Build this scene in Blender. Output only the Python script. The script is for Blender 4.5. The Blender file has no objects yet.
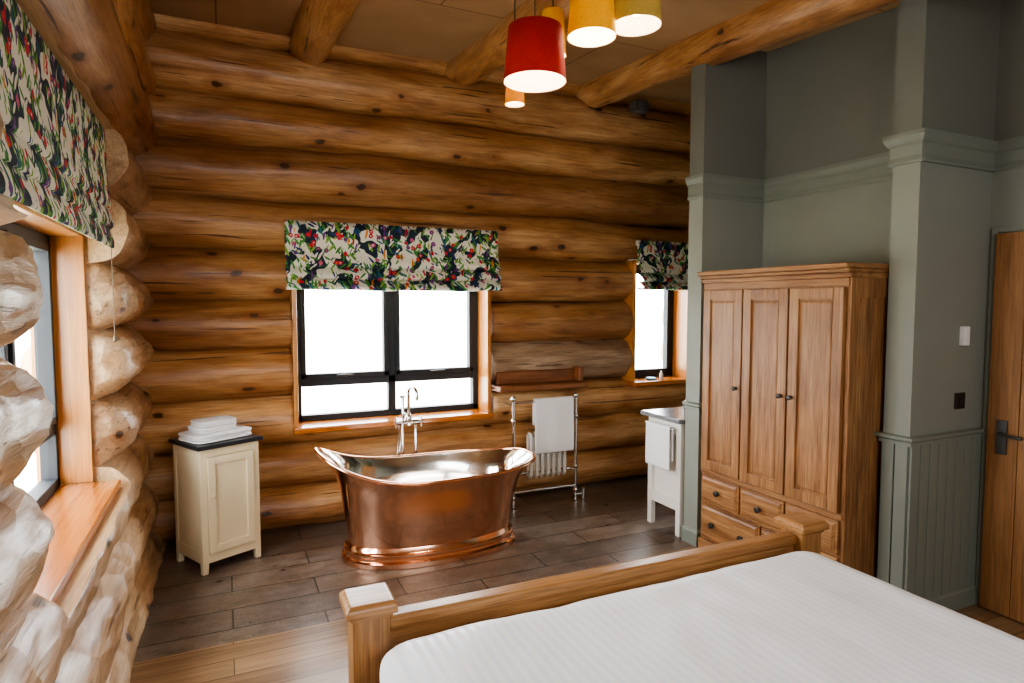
import bpy, bmesh, math, random
from mathutils import Vector, Matrix, noise
PI = math.pi; RD = math.radians
S = bpy.context.scene; C = S.collection
random.seed(4)

# ------------------------------------------------------------------ materials
def newmat(name):
    m = bpy.data.materials.new(name); m.use_nodes = True
    return m, m.node_tree, m.node_tree.nodes['Principled BSDF']
def N(nt, t, ins=None, **props):
    n = nt.nodes.new(t)
    for k, v in props.items(): setattr(n, k, v)
    if ins:
        for k, v in ins.items():
            if isinstance(v, bpy.types.NodeSocket): nt.links.new(v, n.inputs[k])
            else: n.inputs[k].default_value = v
    return n
def rgba(c): return (c[0], c[1], c[2], 1.0)
def ramp(nt, fac, stops, interp='LINEAR'):
    r = nt.nodes.new('ShaderNodeValToRGB'); nt.links.new(fac, r.inputs[0])
    cr = r.color_ramp; cr.interpolation = interp
    while len(cr.elements) < len(stops): cr.elements.new(0.5)
    for e, (p, c) in zip(cr.elements, stops):
        e.position = p; e.color = rgba(c) if not isinstance(c, float) else (c, c, c, 1)
    return r.outputs[0]
def mixc(nt, fac, a, b, mode='MIX'):
    n = nt.nodes.new('ShaderNodeMix'); n.data_type = 'RGBA'; n.blend_type = mode
    for i, v in ((0, fac), (6, a), (7, b)):
        if isinstance(v, bpy.types.NodeSocket): nt.links.new(v, n.inputs[i])
        elif i == 0: n.inputs[0].default_value = v
        else: n.inputs[i].default_value = rgba(v)
    return n.outputs[2]
def math_(nt, op, a, b=0.0):
    n = nt.nodes.new('ShaderNodeMath'); n.operation = op
    for i, v in ((0, a), (1, b)):
        if isinstance(v, bpy.types.NodeSocket): nt.links.new(v, n.inputs[i])
        else: n.inputs[i].default_value = v
    return n.outputs[0]
def set_bump(nt, bsdf, h, strength, dist=0.01):
    b = N(nt, 'ShaderNodeBump', {'Strength': strength, 'Distance': dist, 'Height': h})
    nt.links.new(b.outputs[0], bsdf.inputs['Normal'])

def plain(name, c, rough=.5, metal=0., var=.08, sc=6., bump=0., emis=None, estr=0, coat=0.):
    m, nt, b = newmat(name)
    tc = N(nt, 'ShaderNodeTexCoord')
    n = N(nt, 'ShaderNodeTexNoise', {'Vector': tc.outputs['Object'], 'Scale': sc, 'Detail': 5.})
    d = tuple(x * (1 - var) for x in c); l = tuple(min(1, x * (1 + var)) for x in c)
    nt.links.new(ramp(nt, n.outputs[0], [(.3, d), (.7, l)]), b.inputs['Base Color'])
    b.inputs['Roughness'].default_value = rough; b.inputs['Metallic'].default_value = metal
    b.inputs['Coat Weight'].default_value = coat
    if bump: set_bump(nt, b, n.outputs[0], bump)
    if emis:
        b.inputs['Emission Color'].default_value = rgba(emis); b.inputs['Emission Strength'].default_value = estr
    return m

def wood(name, dark, mid, light, axis='X', sc=1., rough=.4, bump=.15, knots=False, attr=False, coat=0., planks=None, grain=.62, facet=4., fsc=9., crack=.85, patch=(.70, .60, .52), vor=False, med=.4):
    m, nt, b = newmat(name)
    tc = N(nt, 'ShaderNodeTexCoord'); v = tc.outputs['Object']
    if attr:
        at = N(nt, 'ShaderNodeAttribute', attribute_name='tint')
        off = N(nt, 'ShaderNodeVectorMath', {0: at.outputs['Color'], 1: (37., 23., 51.)}, operation='MULTIPLY')
        v = N(nt, 'ShaderNodeVectorMath', {0: v, 1: off.outputs[0]}, operation='ADD').outputs[0]
    i = 'XYZ'.index(axis)
    s1 = [8. * sc] * 3; s1[i] = (1.3 if knots else .8) * sc
    s2 = [110. * sc] * 3; s2[i] = (5. if knots else 3.) * sc
    s7 = [38. * sc] * 3; s7[i] = (2.6 if knots else 1.4) * sc
    s3 = [5.0] * 3; s3[i] = 2.8
    mp = lambda s: N(nt, 'ShaderNodeMapping', {'Vector': v, 'Scale': tuple(s)}).outputs[0]
    n1 = N(nt, 'ShaderNodeTexNoise', {'Vector': mp(s1), 'Scale': 1., 'Detail': 7., 'Roughness': .62, 'Distortion': .6 if knots else .3})
    n2 = N(nt, 'ShaderNodeTexNoise', {'Vector': mp(s2), 'Scale': 1., 'Detail': 5., 'Roughness': .65})
    n7 = N(nt, 'ShaderNodeTexNoise', {'Vector': mp(s7), 'Scale': 1., 'Detail': 4., 'Roughness': .6, 'Distortion': .3})
    col = ramp(nt, n1.outputs[0], [(.28, dark), (.46, mid), (.70, light)])
    fine = ramp(nt, n2.outputs[0], [(.40, grain), (.56, 1.)])
    col = mixc(nt, .7, col, fine, 'MULTIPLY')
    col = mixc(nt, med, col, ramp(nt, n7.outputs[0], [(.38, (.62, .54, .46)), (.52, (1.04, 1.04, 1.04))]), 'MULTIPLY')
    h = math_(nt, 'MULTIPLY', n2.outputs[0], 1.)
    if knots:
        vo = N(nt, 'ShaderNodeTexVoronoi', {'Vector': mp(s3), 'Scale': 1.0, 'Randomness': 1.})
        nz = N(nt, 'ShaderNodeTexNoise', {'Vector': v, 'Scale': 22., 'Detail': 3.})
        kd = math_(nt, 'ADD', vo.outputs['Distance'], math_(nt, 'MULTIPLY', math_(nt, 'SUBTRACT', nz.outputs[0], .5), .14))
        halo = ramp(nt, kd, [(.08, .8), (.30, 0.)])
        col = mixc(nt, math_(nt, 'MULTIPLY', halo, .7), col, (dark[0] * .9, dark[1] * .62, dark[2] * .45))
        k = ramp(nt, kd, [(.06, 1.), (.09, .85), (.12, 0.)])
        col = mixc(nt, k, col, tuple(x * .22 for x in dark))
        n6 = N(nt, 'ShaderNodeTexNoise', {'Vector': mp([2.6 if q != i else 1.1 for q in range(3)]), 'Scale': 1., 'Detail': 4.})
        col = mixc(nt, 1., col, ramp(nt, n6.outputs[0], [(.35, patch), (.6, (1.05, 1.05, 1.05))]), 'MULTIPLY')
        s4 = [34.] * 3; s4[i] = .8
        n3 = N(nt, 'ShaderNodeTexNoise', {'Vector': mp(s4), 'Scale': 1., 'Detail': 4.})
        cr = ramp(nt, n3.outputs[0], [(.65, 0.), (.67, 1.)])
        col = mixc(nt, math_(nt, 'MULTIPLY', cr, crack), col, tuple(x * .2 for x in dark))
        s5 = [fsc] * 3; s5[i] = fsc * .5
        if vor:
            n5 = N(nt, 'ShaderNodeTexVoronoi', {'Vector': mp(s5), 'Scale': 1.}, feature='F1'); f5 = n5.outputs['Distance']
        else:
            n5 = N(nt, 'ShaderNodeTexNoise', {'Vector': mp(s5), 'Scale': 1., 'Detail': 2., 'Roughness': .5}); f5 = n5.outputs[0]
        h = math_(nt, 'ADD', math_(nt, 'MULTIPLY', f5, facet), h)
        h = math_(nt, 'SUBTRACT', h, math_(nt, 'MULTIPLY', cr, 1.2))
        tn = ramp(nt, at.outputs['Fac'], [(0., (.68, .60, .54)), (.5, (.92, .88, .84)), (1., (1.15, 1.16, 1.15))])
        col = mixc(nt, 1., col, tn, 'MULTIPLY')
    if planks:
        pw, ph = planks
        br = N(nt, 'ShaderNodeTexBrick', {'Vector': tc.outputs['Object'], 'Color1': (.75, .75, .75, 1), 'Color2': (1.1, 1.1, 1.1, 1), 'Mortar': (.12, .1, .08, 1),
              'Scale': 1., 'Mortar Size': .002, 'Brick Width': pw, 'Row Height': ph, 'Bias': 0.})
        col = mixc(nt, 1., col, br.outputs[0], 'MULTIPLY')
    nt.links.new(col, b.inputs['Base Color'])
    b.inputs['Roughness'].default_value = rough; b.inputs['Coat Weight'].default_value = coat
    b.inputs['Coat Roughness'].default_value = .22
    set_bump(nt, b, h, bump, .006)
    return m

M = {}
LD, LM, LL = (.31, .135, .046), (.56, .30, .12), (.77, .50, .25)
M['log_x'] = wood('log_pine_x', LD, LM, LL, 'X', .9, .4, .5, True, True, .2, grain=.66, med=.5)
M['log_grey'] = wood('log_pine_weathered', (.26, .16, .09), (.46, .33, .22), (.60, .47, .35), 'X', .9, .5, .5, True, True, .05, grain=.6, med=.6)
M['log_beam'] = wood('log_pine_beam', LD, LM, LL, 'Y', .9, .4, .5, True, True, .2, grain=.66, med=.5)
M['log_y_lit'] = wood('log_pine_y_lit', (.42, .25, .13), (.68, .47, .28), (.84, .67, .46), 'Y', .8, .36, .9, True, True, .3, grain=.72, facet=5., fsc=11., crack=.6, patch=(.80, .70, .58), vor=True, med=.4)  # strong window light on the left logs put into a paler colour
M['log_honey'] = wood('log_pine_upper', LD, LM, LL, 'Y', .9, .4, .5, True, True, .2, grain=.66, med=.5)
M['cut'] = wood('log_cut_face', (.42, .24, .11), (.60, .38, .19), (.72, .50, .28), 'Y', 1.5, .35, .6, coat=.3)
M['trimwood'] = wood('trim_pine_z', (.38, .13, .028), (.54, .22, .05), (.64, .29, .08), 'Z', 1.4, .32, .1, coat=.3)
M['sillwood_x'] = wood('sill_pine', (.32, .085, .010), (.50, .15, .018), (.60, .215, .035), 'X', 1.2, .2, .04, coat=.5)
OK_ = (.17, .072, .025), (.34, .16, .060), (.46, .245, .10)
M['oak_z'] = wood('oak_upright', *OK_, 'Z', 1.8, .42, .22, grain=.42, med=.6)
M['oak_x'] = wood('oak_cross', *OK_, 'X', 1.8, .42, .22, grain=.42, med=.6)
BO = (.28, .125, .042), (.44, .22, .082), (.55, .305, .13)
M['bed_z'] = wood('bed_oak_upright', *BO, 'Z', 1.6, .32, .1, coat=.25, grain=.55)
M['bed_x'] = wood('bed_oak_cross', *BO, 'X', 1.6, .32, .1, coat=.25, grain=.55)
M['doorwood'] = wood('door_oak', (.22, .10, .032), (.34, .16, .055), (.42, .21, .078), 'Z', 1.6, .5, .1)
M['floorwood'] = wood('floor_boards', (.22, .12, .055), (.36, .215, .11), (.47, .31, .175), 'X', 1.2, .3, .08, planks=(1.8, .14))
M['darkwood'] = wood('ledge_wood', (.10, .033, .012), (.22, .08, .028), (.32, .13, .05), 'X', 1.2, .4, .2)
M['chink'] = plain('dark_joint', (.05, .02, .008), .9)
M['nickel'] = plain('polished_nickel', (.84, .81, .76), .12, 1., .1, 5., .14)
M['copper'] = plain('polished_copper', (.97, .58, .40), .12, 1., .04, 3., .03)
M['chrome'] = plain('chrome', (.8, .8, .8), .1, 1., .02)
M['iron'] = plain('dark_iron', (.07, .065, .06), .45, .8)
M['pewter'] = plain('aged_pewter', (.12, .115, .11), .4, .9)
M['frame'] = plain('window_grey_paint', (.014, .017, .021), .6)
M['cream'] = plain('cream_paint', (.76, .65, .43), .45, 0, .03)
M['slate_top'] = plain('slate_top', (.025, .028, .034), .3)
M['towel'] = plain('white_terry', (.86, .85, .85), .95, 0, .05, 160., .5)
M['white'] = plain('white_enamel', (.80, .77, .70), .35, 0, .03)
M['sage'] = plain('sage_paint', (.245, .262, .222), .55, 0, .03, 3.)
M['sage_hi'] = plain('sage_trim_paint', (.21, .232, .195), .4, 0, .03, 3.)
M['taupe'] = plain('upper_wall_paint', (.175, .180, .152), .7, 0, .03, 3.)
M['plastic'] = plain('white_plastic', (.8, .8, .8), .35)
M['greyplastic'] = plain('grey_plastic', (.12, .12, .12), .45)
M['blue'] = plain('blue_glaze', (.05, .25, .42), .3)
M['rear'] = plain('rear_wall_paint', (.42, .36, .28), .7)
M['outside'] = plain('pale_field', (.62, .64, .55), .9, 0, .15, .3)
M['cord'] = plain('brown_cord', (.10, .06, .03), .6)

# tiles
m, nt, b = newmat('slate_tiles'); M['tile'] = m
tc = N(nt, 'ShaderNodeTexCoord'); o = tc.outputs['Object']
br = N(nt, 'ShaderNodeTexBrick', {'Vector': o, 'Color1': (.76, .76, .76, 1), 'Color2': (1.18, 1.16, 1.13, 1), 'Mortar': (.22, .2, .18, 1), 'Scale': 1.,
    'Mortar Size': .005, 'Brick Width': .9, 'Row Height': .225, 'Bias': 0.})
mp = N(nt, 'ShaderNodeMapping', {'Vector': o, 'Scale': (3., 6., 3.)})
n1 = N(nt, 'ShaderNodeTexNoise', {'Vector': mp.outputs[0], 'Scale': 1.8, 'Detail': 13., 'Roughness': .72, 'Distortion': .2})
n2 = N(nt, 'ShaderNodeTexNoise', {'Vector': o, 'Scale': 3.2, 'Detail': 6., 'Roughness': .65})
n3 = N(nt, 'ShaderNodeTexNoise', {'Vector': o, 'Scale': 60., 'Detail': 5., 'Roughness': .7})
c_ = ramp(nt, n1.outputs[0], [(.30, (.105, .082, .066)), (.46, (.155, .122, .098)), (.56, (.20, .162, .132)), (.70, (.25, .21, .178))])
c_ = mixc(nt, 1., c_, ramp(nt, n2.outputs[0], [(.36, (.92, .78, .66)), (.60, (1.02, 1.02, 1.02))]), 'MULTIPLY')
c_ = mixc(nt, .8, c_, ramp(nt, n3.outputs[0], [(.35, .66), (.6, 1.1)]), 'MULTIPLY')
nt.links.new(mixc(nt, 1., c_, br.outputs[0], 'MULTIPLY'), b.inputs['Base Color'])
nt.links.new(ramp(nt, n1.outputs[0], [(.3, .25), (.7, .42)]), b.inputs['Roughness'])
set_bump(nt, b, math_(nt, 'ADD', math_(nt, 'MULTIPLY', n1.outputs[0], .9), math_(nt, 'MULTIPLY', br.outputs[1], -1.2)), .45, .006)
# ceiling board
m, nt, b = newmat('ceiling_board'); M['ceil'] = m
tc = N(nt, 'ShaderNodeTexCoord'); o = tc.outputs['Object']
br = N(nt, 'ShaderNodeTexBrick', {'Vector': o, 'Color1': (.92, .92, .92, 1), 'Color2': (1., 1., 1., 1), 'Mortar': (.45, .4, .35, 1), 'Scale': 1., 'Mortar Size': .006, 'Brick Width': 2.4, 'Row Height': 1.2})
n1 = N(nt, 'ShaderNodeTexNoise', {'Vector': o, 'Scale': 2.2, 'Detail': 6.})
c_ = ramp(nt, n1.outputs[0], [(.3, (.40, .255, .125)), (.7, (.51, .34, .185))])
nt.links.new(mixc(nt, 1., c_, br.outputs[0], 'MULTIPLY'), b.inputs['Base Color']); b.inputs['Roughness'].default_value = .7
# bed linen
m, nt, b = newmat('striped_linen'); M['linen'] = m
tc = N(nt, 'ShaderNodeTexCoord'); o = tc.outputs['Object']
w = N(nt, 'ShaderNodeTexWave', {'Vector': o, 'Scale': 9., 'Distortion': 0., 'Detail': 0.}, wave_type='BANDS', bands_direction='X')
nt.links.new(ramp(nt, w.outputs[1], [(.46, (.88, .92, .985)), (.50, (.96, .975, 1.))]), b.inputs['Base Color'])
nt.links.new(ramp(nt, w.outputs[1], [(.46, .40), (.50, .8)]), b.inputs['Roughness'])
# botanical fabric
m, nt, b = newmat('botanical_fabric'); M['botanical'] = m
tc = N(nt, 'ShaderNodeTexCoord'); o = tc.outputs['Object']
wn = N(nt, 'ShaderNodeTexNoise', {'Vector': o, 'Scale': 8., 'Detail': 0.})
wc = N(nt, 'ShaderNodeVectorMath', {0: wn.outputs[1], 1: (.5, .5, .5)}, operation='SUBTRACT')
wv = N(nt, 'ShaderNodeVectorMath', {0: wc.outputs[0], 1: (.035, .0, .035)}, operation='MULTIPLY')
ov = N(nt, 'ShaderNodeVectorMath', {0: o, 1: wv.outputs[0]}, operation='ADD').outputs[0]
flat = N(nt, 'ShaderNodeVectorMath', {0: ov, 1: (1., 0., 1.)}, operation='MULTIPLY').outputs[0]
bgn = N(nt, 'ShaderNodeTexNoise', {'Vector': flat, 'Scale': 9., 'Detail': 1.})
CR = (.74, .71, .60); G1 = (.05, .23, .035); G2 = (.20, .37, .05); TL = (.012, .14, .14); NV = (.012, .04, .17); RDc = (.55, .02, .04); PK = (.55, .08, .22); PU = (.15, .03, .22); OR = (.70, .24, .02); DK = (.01, .022, .04)
col = ramp(nt, bgn.outputs[0], [(.50, CR), (.52, DK)])
def leaf(col, ang, sx, sz, th, p, dens=1., rib=True):
    mp = N(nt, 'ShaderNodeMapping', {'Vector': flat, 'Rotation': (0, RD(ang), 0)})
    mp2 = N(nt, 'ShaderNodeMapping', {'Vector': mp.outputs[0], 'Scale': (sx, 1., sz), 'Location': (ang * .37, 0, ang * .11)})
    vo = N(nt, 'ShaderNodeTexVoronoi', {'Vector': mp2.outputs[0], 'Scale': 1., 'Randomness': .75})
    mask = ramp(nt, vo.outputs['Distance'], [(th, 1.), (th + .015, 0.)])
    sep = N(nt, 'ShaderNodeSeparateColor', {0: vo.outputs['Color']})
    c2 = ramp(nt, sep.outputs[0], p, 'CONSTANT')
    if rib: c2 = mixc(nt, 1., c2, ramp(nt, vo.outputs['Distance'], [(.06, (.35, .45, .35)), (.11, (1., 1., 1.))]), 'MULTIPLY')
    if dens < 1.: mask = math_(nt, 'MULTIPLY', mask, math_(nt, 'LESS_THAN', sep.outputs[1], dens))
    return mixc(nt, mask, col, c2)
P1 = [(0., G1), (.25, TL), (.45, G2), (.65, NV), (.85, G1)]
P2 = [(0., CR), (.22, G1), (.45, CR), (.6, G2), (.8, CR)]
P3 = [(0., G1), (.2, CR), (.38, RDc), (.5, G2), (.65, PU), (.8, CR), (.92, OR)]
col = leaf(col, 25, 38, 9, .36, P1); col = leaf(col, -38, 42, 10, .33, P2, .85); col = leaf(col, 62, 42, 10, .32, P1, .6); col = leaf(col, -12, 44, 10, .32, P3, .7)
col = leaf(col, 7, 20, 19, .30, [(0., RDc), (.45, PK), (.6, PU), (.75, RDc)], .25, False)
col = leaf(col, 7, 20, 19, .10, [(0., CR), (.5, OR)], .25, False)
nt.links.new(col, b.inputs['Base Color']); b.inputs['Roughness'].default_value = .85
# glass
m = bpy.data.materials.new('thin_glass'); m.use_nodes = True; nt = m.node_tree; M['glass'] = m
nt.nodes.clear()
out = N(nt, 'ShaderNodeOutputMaterial'); tr = N(nt, 'ShaderNodeBsdfTransparent'); gl = N(nt, 'ShaderNodeBsdfGlossy', {'Roughness': .02})
mx = N(nt, 'ShaderNodeMixShader', {0: .05, 1: tr.outputs[0], 2: gl.outputs[0]}); nt.links.new(mx.outputs[0], out.inputs[0])
def shade_mat(name, c, f=.25):
    m, nt, b = newmat(name)
    tc = N(nt, 'ShaderNodeTexCoord')
    mp = N(nt, 'ShaderNodeMapping', {'Vector': tc.outputs['Object'], 'Scale': (1., 1., 4.)})
    w = N(nt, 'ShaderNodeTexNoise', {'Vector': mp.outputs[0], 'Scale': 90., 'Detail': 2.})
    cc = ramp(nt, w.outputs[0], [(.35, tuple(x * .8 for x in c)), (.65, c)])
    nt.links.new(cc, b.inputs['Base Color']); b.inputs['Roughness'].default_value = .9
    t = N(nt, 'ShaderNodeBsdfTranslucent'); nt.links.new(cc, t.inputs[0])
    mx = N(nt, 'ShaderNodeMixShader', {0: f, 1: b.outputs[0], 2: t.outputs[0]})
    nt.links.new(mx.outputs[0], nt.nodes['Material Output'].inputs[0]); return m
M['sh_red'] = shade_mat('red_shade', (.30, .015, .012), .12)
M['sh_yellow'] = shade_mat('yellow_shade', (.85, .46, .0), .12)
M['sh_cream'] = shade_mat('tan_shade', (.80, .44, .04), .15)
M['sh_olive'] = shade_mat('olive_shade', (.38, .29, .08), .14)
M['sh_orange'] = shade_mat('orange_shade', (.70, .28, .02), .15)
M['lining'] = shade_mat('white_shade_lining', (.9, .87, .8), .35)
M['bulb'] = plain('glowing_bulb', (1, .9, .75), .5, emis=(1, .82, .55), estr=14)

# ------------------------------------------------------------------ mesh helpers
def obj(name, bm, mats, parent=None, smooth=False, bevel=0., sub=0, solid=0., seg=2):
    me = bpy.data.meshes.new(name); bmesh.ops.recalc_face_normals(bm, faces=bm.faces[:]); bm.to_mesh(me); bm.free()
    for m in (mats if isinstance(mats, (list, tuple)) else [mats]): me.materials.append(m)
    o = bpy.data.objects.new(name, me); C.objects.link(o)
    if parent: o.parent = parent
    if smooth:
        me.shade_smooth(); me.set_sharp_from_angle(angle=RD(42))
    if solid: md = o.modifiers.new('solid', 'SOLIDIFY'); md.thickness = solid; md.offset = 0
    if bevel:
        md = o.modifiers.new('bevel', 'BEVEL'); md.width = bevel; md.segments = seg; md.limit_method = 'ANGLE'; md.angle_limit = RD(40)
    if sub: md = o.modifiers.new('sub', 'SUBSURF'); md.levels = sub; md.render_levels = sub
    return o
def box(bm, x0, x1, y0, y1, z0, z1, mat=None):
    mt = Matrix.Translation(((x0 + x1) / 2, (y0 + y1) / 2, (z0 + z1) / 2)) @ Matrix.Diagonal((abs(x1 - x0), abs(y1 - y0), abs(z1 - z0), 1))
    if mat: mt = mat @ mt
    bmesh.ops.create_cube(bm, size=1, matrix=mt)
def B(*boxes):
    bm = bmesh.new()
    for b_ in boxes: box(bm, *b_)
    return bm
def loft(bm, rings, cap0=False, cap1=False, closed=True):
    vs = [[bm.verts.new(p) for p in r] for r in rings]
    n = len(vs[0])
    for a, b_ in zip(vs, vs[1:]):
        for i in range(n if closed else n - 1):
            j = (i + 1) % n
            bm.faces.new((a[i], a[j], b_[j], b_[i]))
    if cap0: bm.faces.new(vs[0][::-1])
    if cap1: bm.faces.new(vs[-1])
def lathe(bm, prof, c=(0, 0, 0), n=32, cap=True):
    rings = [[(c[0] + r * math.cos(2 * PI * i / n), c[1] + r * math.sin(2 * PI * i / n), c[2] + z) for i in range(n)] for r, z in prof]
    loft(bm, rings, cap, cap)
def tube(bm, pts, r, n=10, closed=False):
    pts = [Vector(p) for p in pts]; rings = []; L = len(pts)
    up = Vector((0, 0, 1)); prev = None
    for i, p in enumerate(pts):
        if closed: d = pts[(i + 1) % L] - pts[i - 1]
        else: d = pts[min(i + 1, L - 1)] - pts[max(i - 1, 0)]
        d.normalize()
        if prev is None:
            a = d.cross(up)
            if a.length < .05: a = d.cross(Vector((0, 1, 0)))
        else: a = prev - d * prev.dot(d)
        a.normalize(); prev = a; b_ = d.cross(a)
        rr = r[i] if isinstance(r, (list, tuple)) else r
        rings.append([p + a * rr * math.cos(2 * PI * k / n) + b_ * rr * math.sin(2 * PI * k / n) for k in range(n)])
    if closed: rings.append(rings[0]); loft(bm, rings)
    else: loft(bm, rings, True, True)
def T(*pts, r=.01, n=10):
    bm = bmesh.new(); tube(bm, pts, r, n); return bm
def ball(bm, c, r, seg=16):
    bmesh.ops.create_uvsphere(bm, u_segments=seg, v_segments=seg // 2 + 2, radius=r, matrix=Matrix.Translation(c))
def thing(name, label, cat, loc=(0, 0, 0), rotz=0, group=None):
    o = bpy.data.objects.new(name, None); C.objects.link(o); o.location = loc; o.rotation_euler = (0, 0, rotz)
    o.empty_display_size = .1
    o['label'] = label; o['category'] = cat
    if group: o['group'] = group
    return o
def tag(o, label, cat, group=None):
    o['label'] = label; o['category'] = cat
    if group: o['group'] = group
    return o
def struct(name, bm, m, **k):
    o = obj(name, bm, m, **k); o['kind'] = 'structure'; return o
def sthing(name, loc=(0, 0, 0), rotz=0):
    o = bpy.data.objects.new(name, None); C.objects.link(o); o.location = loc; o.rotation_euler = (0, 0, rotz); o['kind'] = 'structure'; return o

# ------------------------------------------------------------------ log walls
def log_bm(axis, a0, a1, c, z, r, seed, slope=0., step=.05, nr=44, t0=False, t1=False, rough=0., ell=1.):
    bm = bmesh.new(); n = max(4, int((a1 - a0) / step)); rings = []
    As = [a0 + (a1 - a0) * i / n for i in range(n + 1)]
    if t0: As = [a0, a0 + .01, a0 + .03] + [a for a in As if a > a0 + .04]
    if t1: As = [a for a in As if a < a1 - .04] + [a1 - .03, a1 - .01, a1]
    for a in As:
        rr = r * (1 + .055 * noise.noise(Vector((a * .9, seed * 7.3, 0))) + .035 * noise.noise(Vector((a * 3.5, seed * 3.1, 5))))
        oc = .03 * noise.noise(Vector((a * .6, seed * 2.7, 9))); oz = .03 * noise.noise(Vector((a * .7, seed * 5.7, 2)))
        f = 1.
        for flag, e in ((t0, a0), (t1, a1)):
            if flag:
                d = min(1, abs(a - e) / .20); f = min(f, .2 + .8 * math.sqrt(max(0, 1 - (1 - d) ** 2)))
        ring = []
        for k in range(nr):
            t = 2 * PI * k / nr
            q = rr * (1 + .045 * noise.noise(Vector((a * 2.6, math.cos(t) * 1.9 + seed * 4, math.sin(t) * 1.9))))
            if rough: q += rough * abs(noise.noise(Vector((a * 5., math.cos(t) * 2.2 + seed * 4, math.sin(t) * 2.2)))) - rough * .3
            ct = math.cos(t)
            h = c + (oc + q * ell * ct * (f if ct > 0 else 1)); zz = z + oz + q * math.sin(t) + slope * a
            ring.append((a, h, zz) if axis == 'X' else (h, a, zz))
        rings.append(ring)
    loft(bm, rings, True, True)
    bmesh.ops.recalc_face_normals(bm, faces=bm.faces[:])
    return bm
def temp(bm):
    me = bpy.data.meshes.new('tmp'); bm.to_mesh(me); bm.free(); o = bpy.data.objects.new('tmp', me); C.objects.link(o)
    return o
def prism(poly, z0, z1):
    bm = bmesh.new()
    loft(bm, [[(x, y, z0) for x, y in poly], [(x, y, z1) for x, y in poly]], True, True)
    bmesh.ops.recalc_face_normals(bm, faces=bm.faces[:])
    for f in bm.faces: f.material_index = 1
    return bm
def wall_of_logs(name, specs, cutters, mats):
    out = bmesh.new(); lay = out.loops.layers.float_color.new('tint')
    cut = []
    for (poly, z0, z1) in cutters:
        o = temp(prism(poly, z0, z1)); cut.append((o, z0, z1))
        for mm in mats: o.data.materials.append(mm)
    for sp in specs:
        (axis, a0, a1, c, z, r, seed) = sp[:7]; kw = dict(sp[7]) if len(sp) > 7 else {}
        nocut = kw.pop('nocut', False); mi = kw.pop('mi', 0)
        o = temp(log_bm(axis, a0, a1, c, z, r, seed, **kw))
        for mm in mats: o.data.materials.append(mm)
        used = [] if nocut else [q for q in cut if q[1] < z + r * 1.1 and q[2] > z - r * 1.1]
        for (co, _, _) in used:
            md = o.modifiers.new('b', 'BOOLEAN'); md.operation = 'DIFFERENCE'; md.object = co; md.solver = 'EXACT'
        bpy.context.view_layer.update()
        ev = o.evaluated_get(bpy.context.evaluated_depsgraph_get()); me = bpy.data.meshes.new_from_object(ev)
        n0 = len(out.faces); out.from_mesh(me); out.faces.ensure_lookup_table()
        rnd = random.Random(seed * 13 + 5); t = rnd.random(); t3 = (t, t, t, 1)
        for f in out.faces[n0:]:
            f.smooth = f.material_index == 0
            if f.material_index == 0 and mi: f.material_index = mi
            for l in f.loops: l[lay] = t3
        bpy.data.objects.remove(o); bpy.data.meshes.remove(me)
    for (co, _, _) in cut: bpy.data.objects.remove(co)
    me = bpy.data.meshes.new(name); out.to_mesh(me); out.free()
    for mm in mats: me.materials.append(mm)
    o = bpy.data.objects.new(name, me); C.objects.link(o); o['kind'] = 'structure'
    return o
zb = [.155, .465, .795, 1.15, 1.5, 1.85, 2.2, 2.565, 2.91, 3.25, 3.6]
rb = [.165, .168, .183, .188, .182, .188, .190, .20, .183, .20, .20]
specs = []
for i, (z, r) in enumerate(zip(zb, rb)):
    if i == 3:
        specs.append(('X', -1.0, 1.2, 4.872, z, r, 11 + i, dict(ell=1.22)))
        specs.append(('X', 1.2, 4.6, 4.872, z, r, 11 + i, dict(ell=1.22, mi=2)))
    else: specs.append(('X', -1.0, 4.6, 4.872, z, r, 11 + i, dict(ell=1.22)))
wall_of_logs('wall_back', specs,
    [([(.44, 4.3), (1.98, 4.3), (1.98, 5.4), (.44, 5.4)], .72, 2.05), ([(3.35, 4.3), (4.03, 4.3), (4.03, 5.4), (3.35, 5.4)], .895, 2.05)], [M['log_x'], M['cut'], M['log_grey']])
struct('wall_back_chinking', B((-1, 4.6, 4.88, 4.95, -.05, .70), (-1, .44, 4.88, 4.95, .70, 3.6), (1.98, 3.35, 4.88, 4.95, .70, 3.6), (4.03, 4.6, 4.88, 4.95, .70, 3.6), (.44, 1.98, 4.88, 4.95, 2.06, 3.6), (3.35, 4.03, 4.88, 4.95, 2.06, 3.6), (3.35, 4.03, 4.88, 4.95, .70, .89)), M['chink'])
zl = [0., .33, .66, .99, 1.34, 1.69, 2.03, 2.38, 2.74, 3.08, 3.42]
rl = [.20, .183, .182, .182, .188, .188, .188, .198, .21, .20, .20]
xl = [-.65, -.655, -.66, -.66, -.655, -.66, -.66, -.645, -.61, -.60, -.60]
specs = []
for i, (x, z, r) in enumerate(zip(xl, zl, rl)):
    if 3 <= i <= 5:
        specs.append(('Y', -2.6, 2.23, x, z, r, 31 + i, dict(t1=True, nocut=True, rough=.032, ell=1.22)))
        specs.append(('Y', 3.71, 5.0, x, z, r, 51 + i, dict(t0=True, nocut=True, rough=.03, ell=1.22)))
    else: specs.append(('Y', -2.6, 5.0, x, z, r, 31 + i, dict(rough=.02 if i < 8 else .0, ell=1.2, mi=2 if i >= 8 else 0)))
wall_of_logs('wall_left', specs,
    [([(-1.3, 2.2), (-.2, 2.2), (-.2, 3.71), (-1.3, 3.71)], .71, 1.99), ([(-.532, 1.70), (-.2, 1.70), (-.2, 3.68), (-.532, 3.68)], 1.90, 2.51)], [M['log_y_lit'], M['cut'], M['log_honey']])
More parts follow.
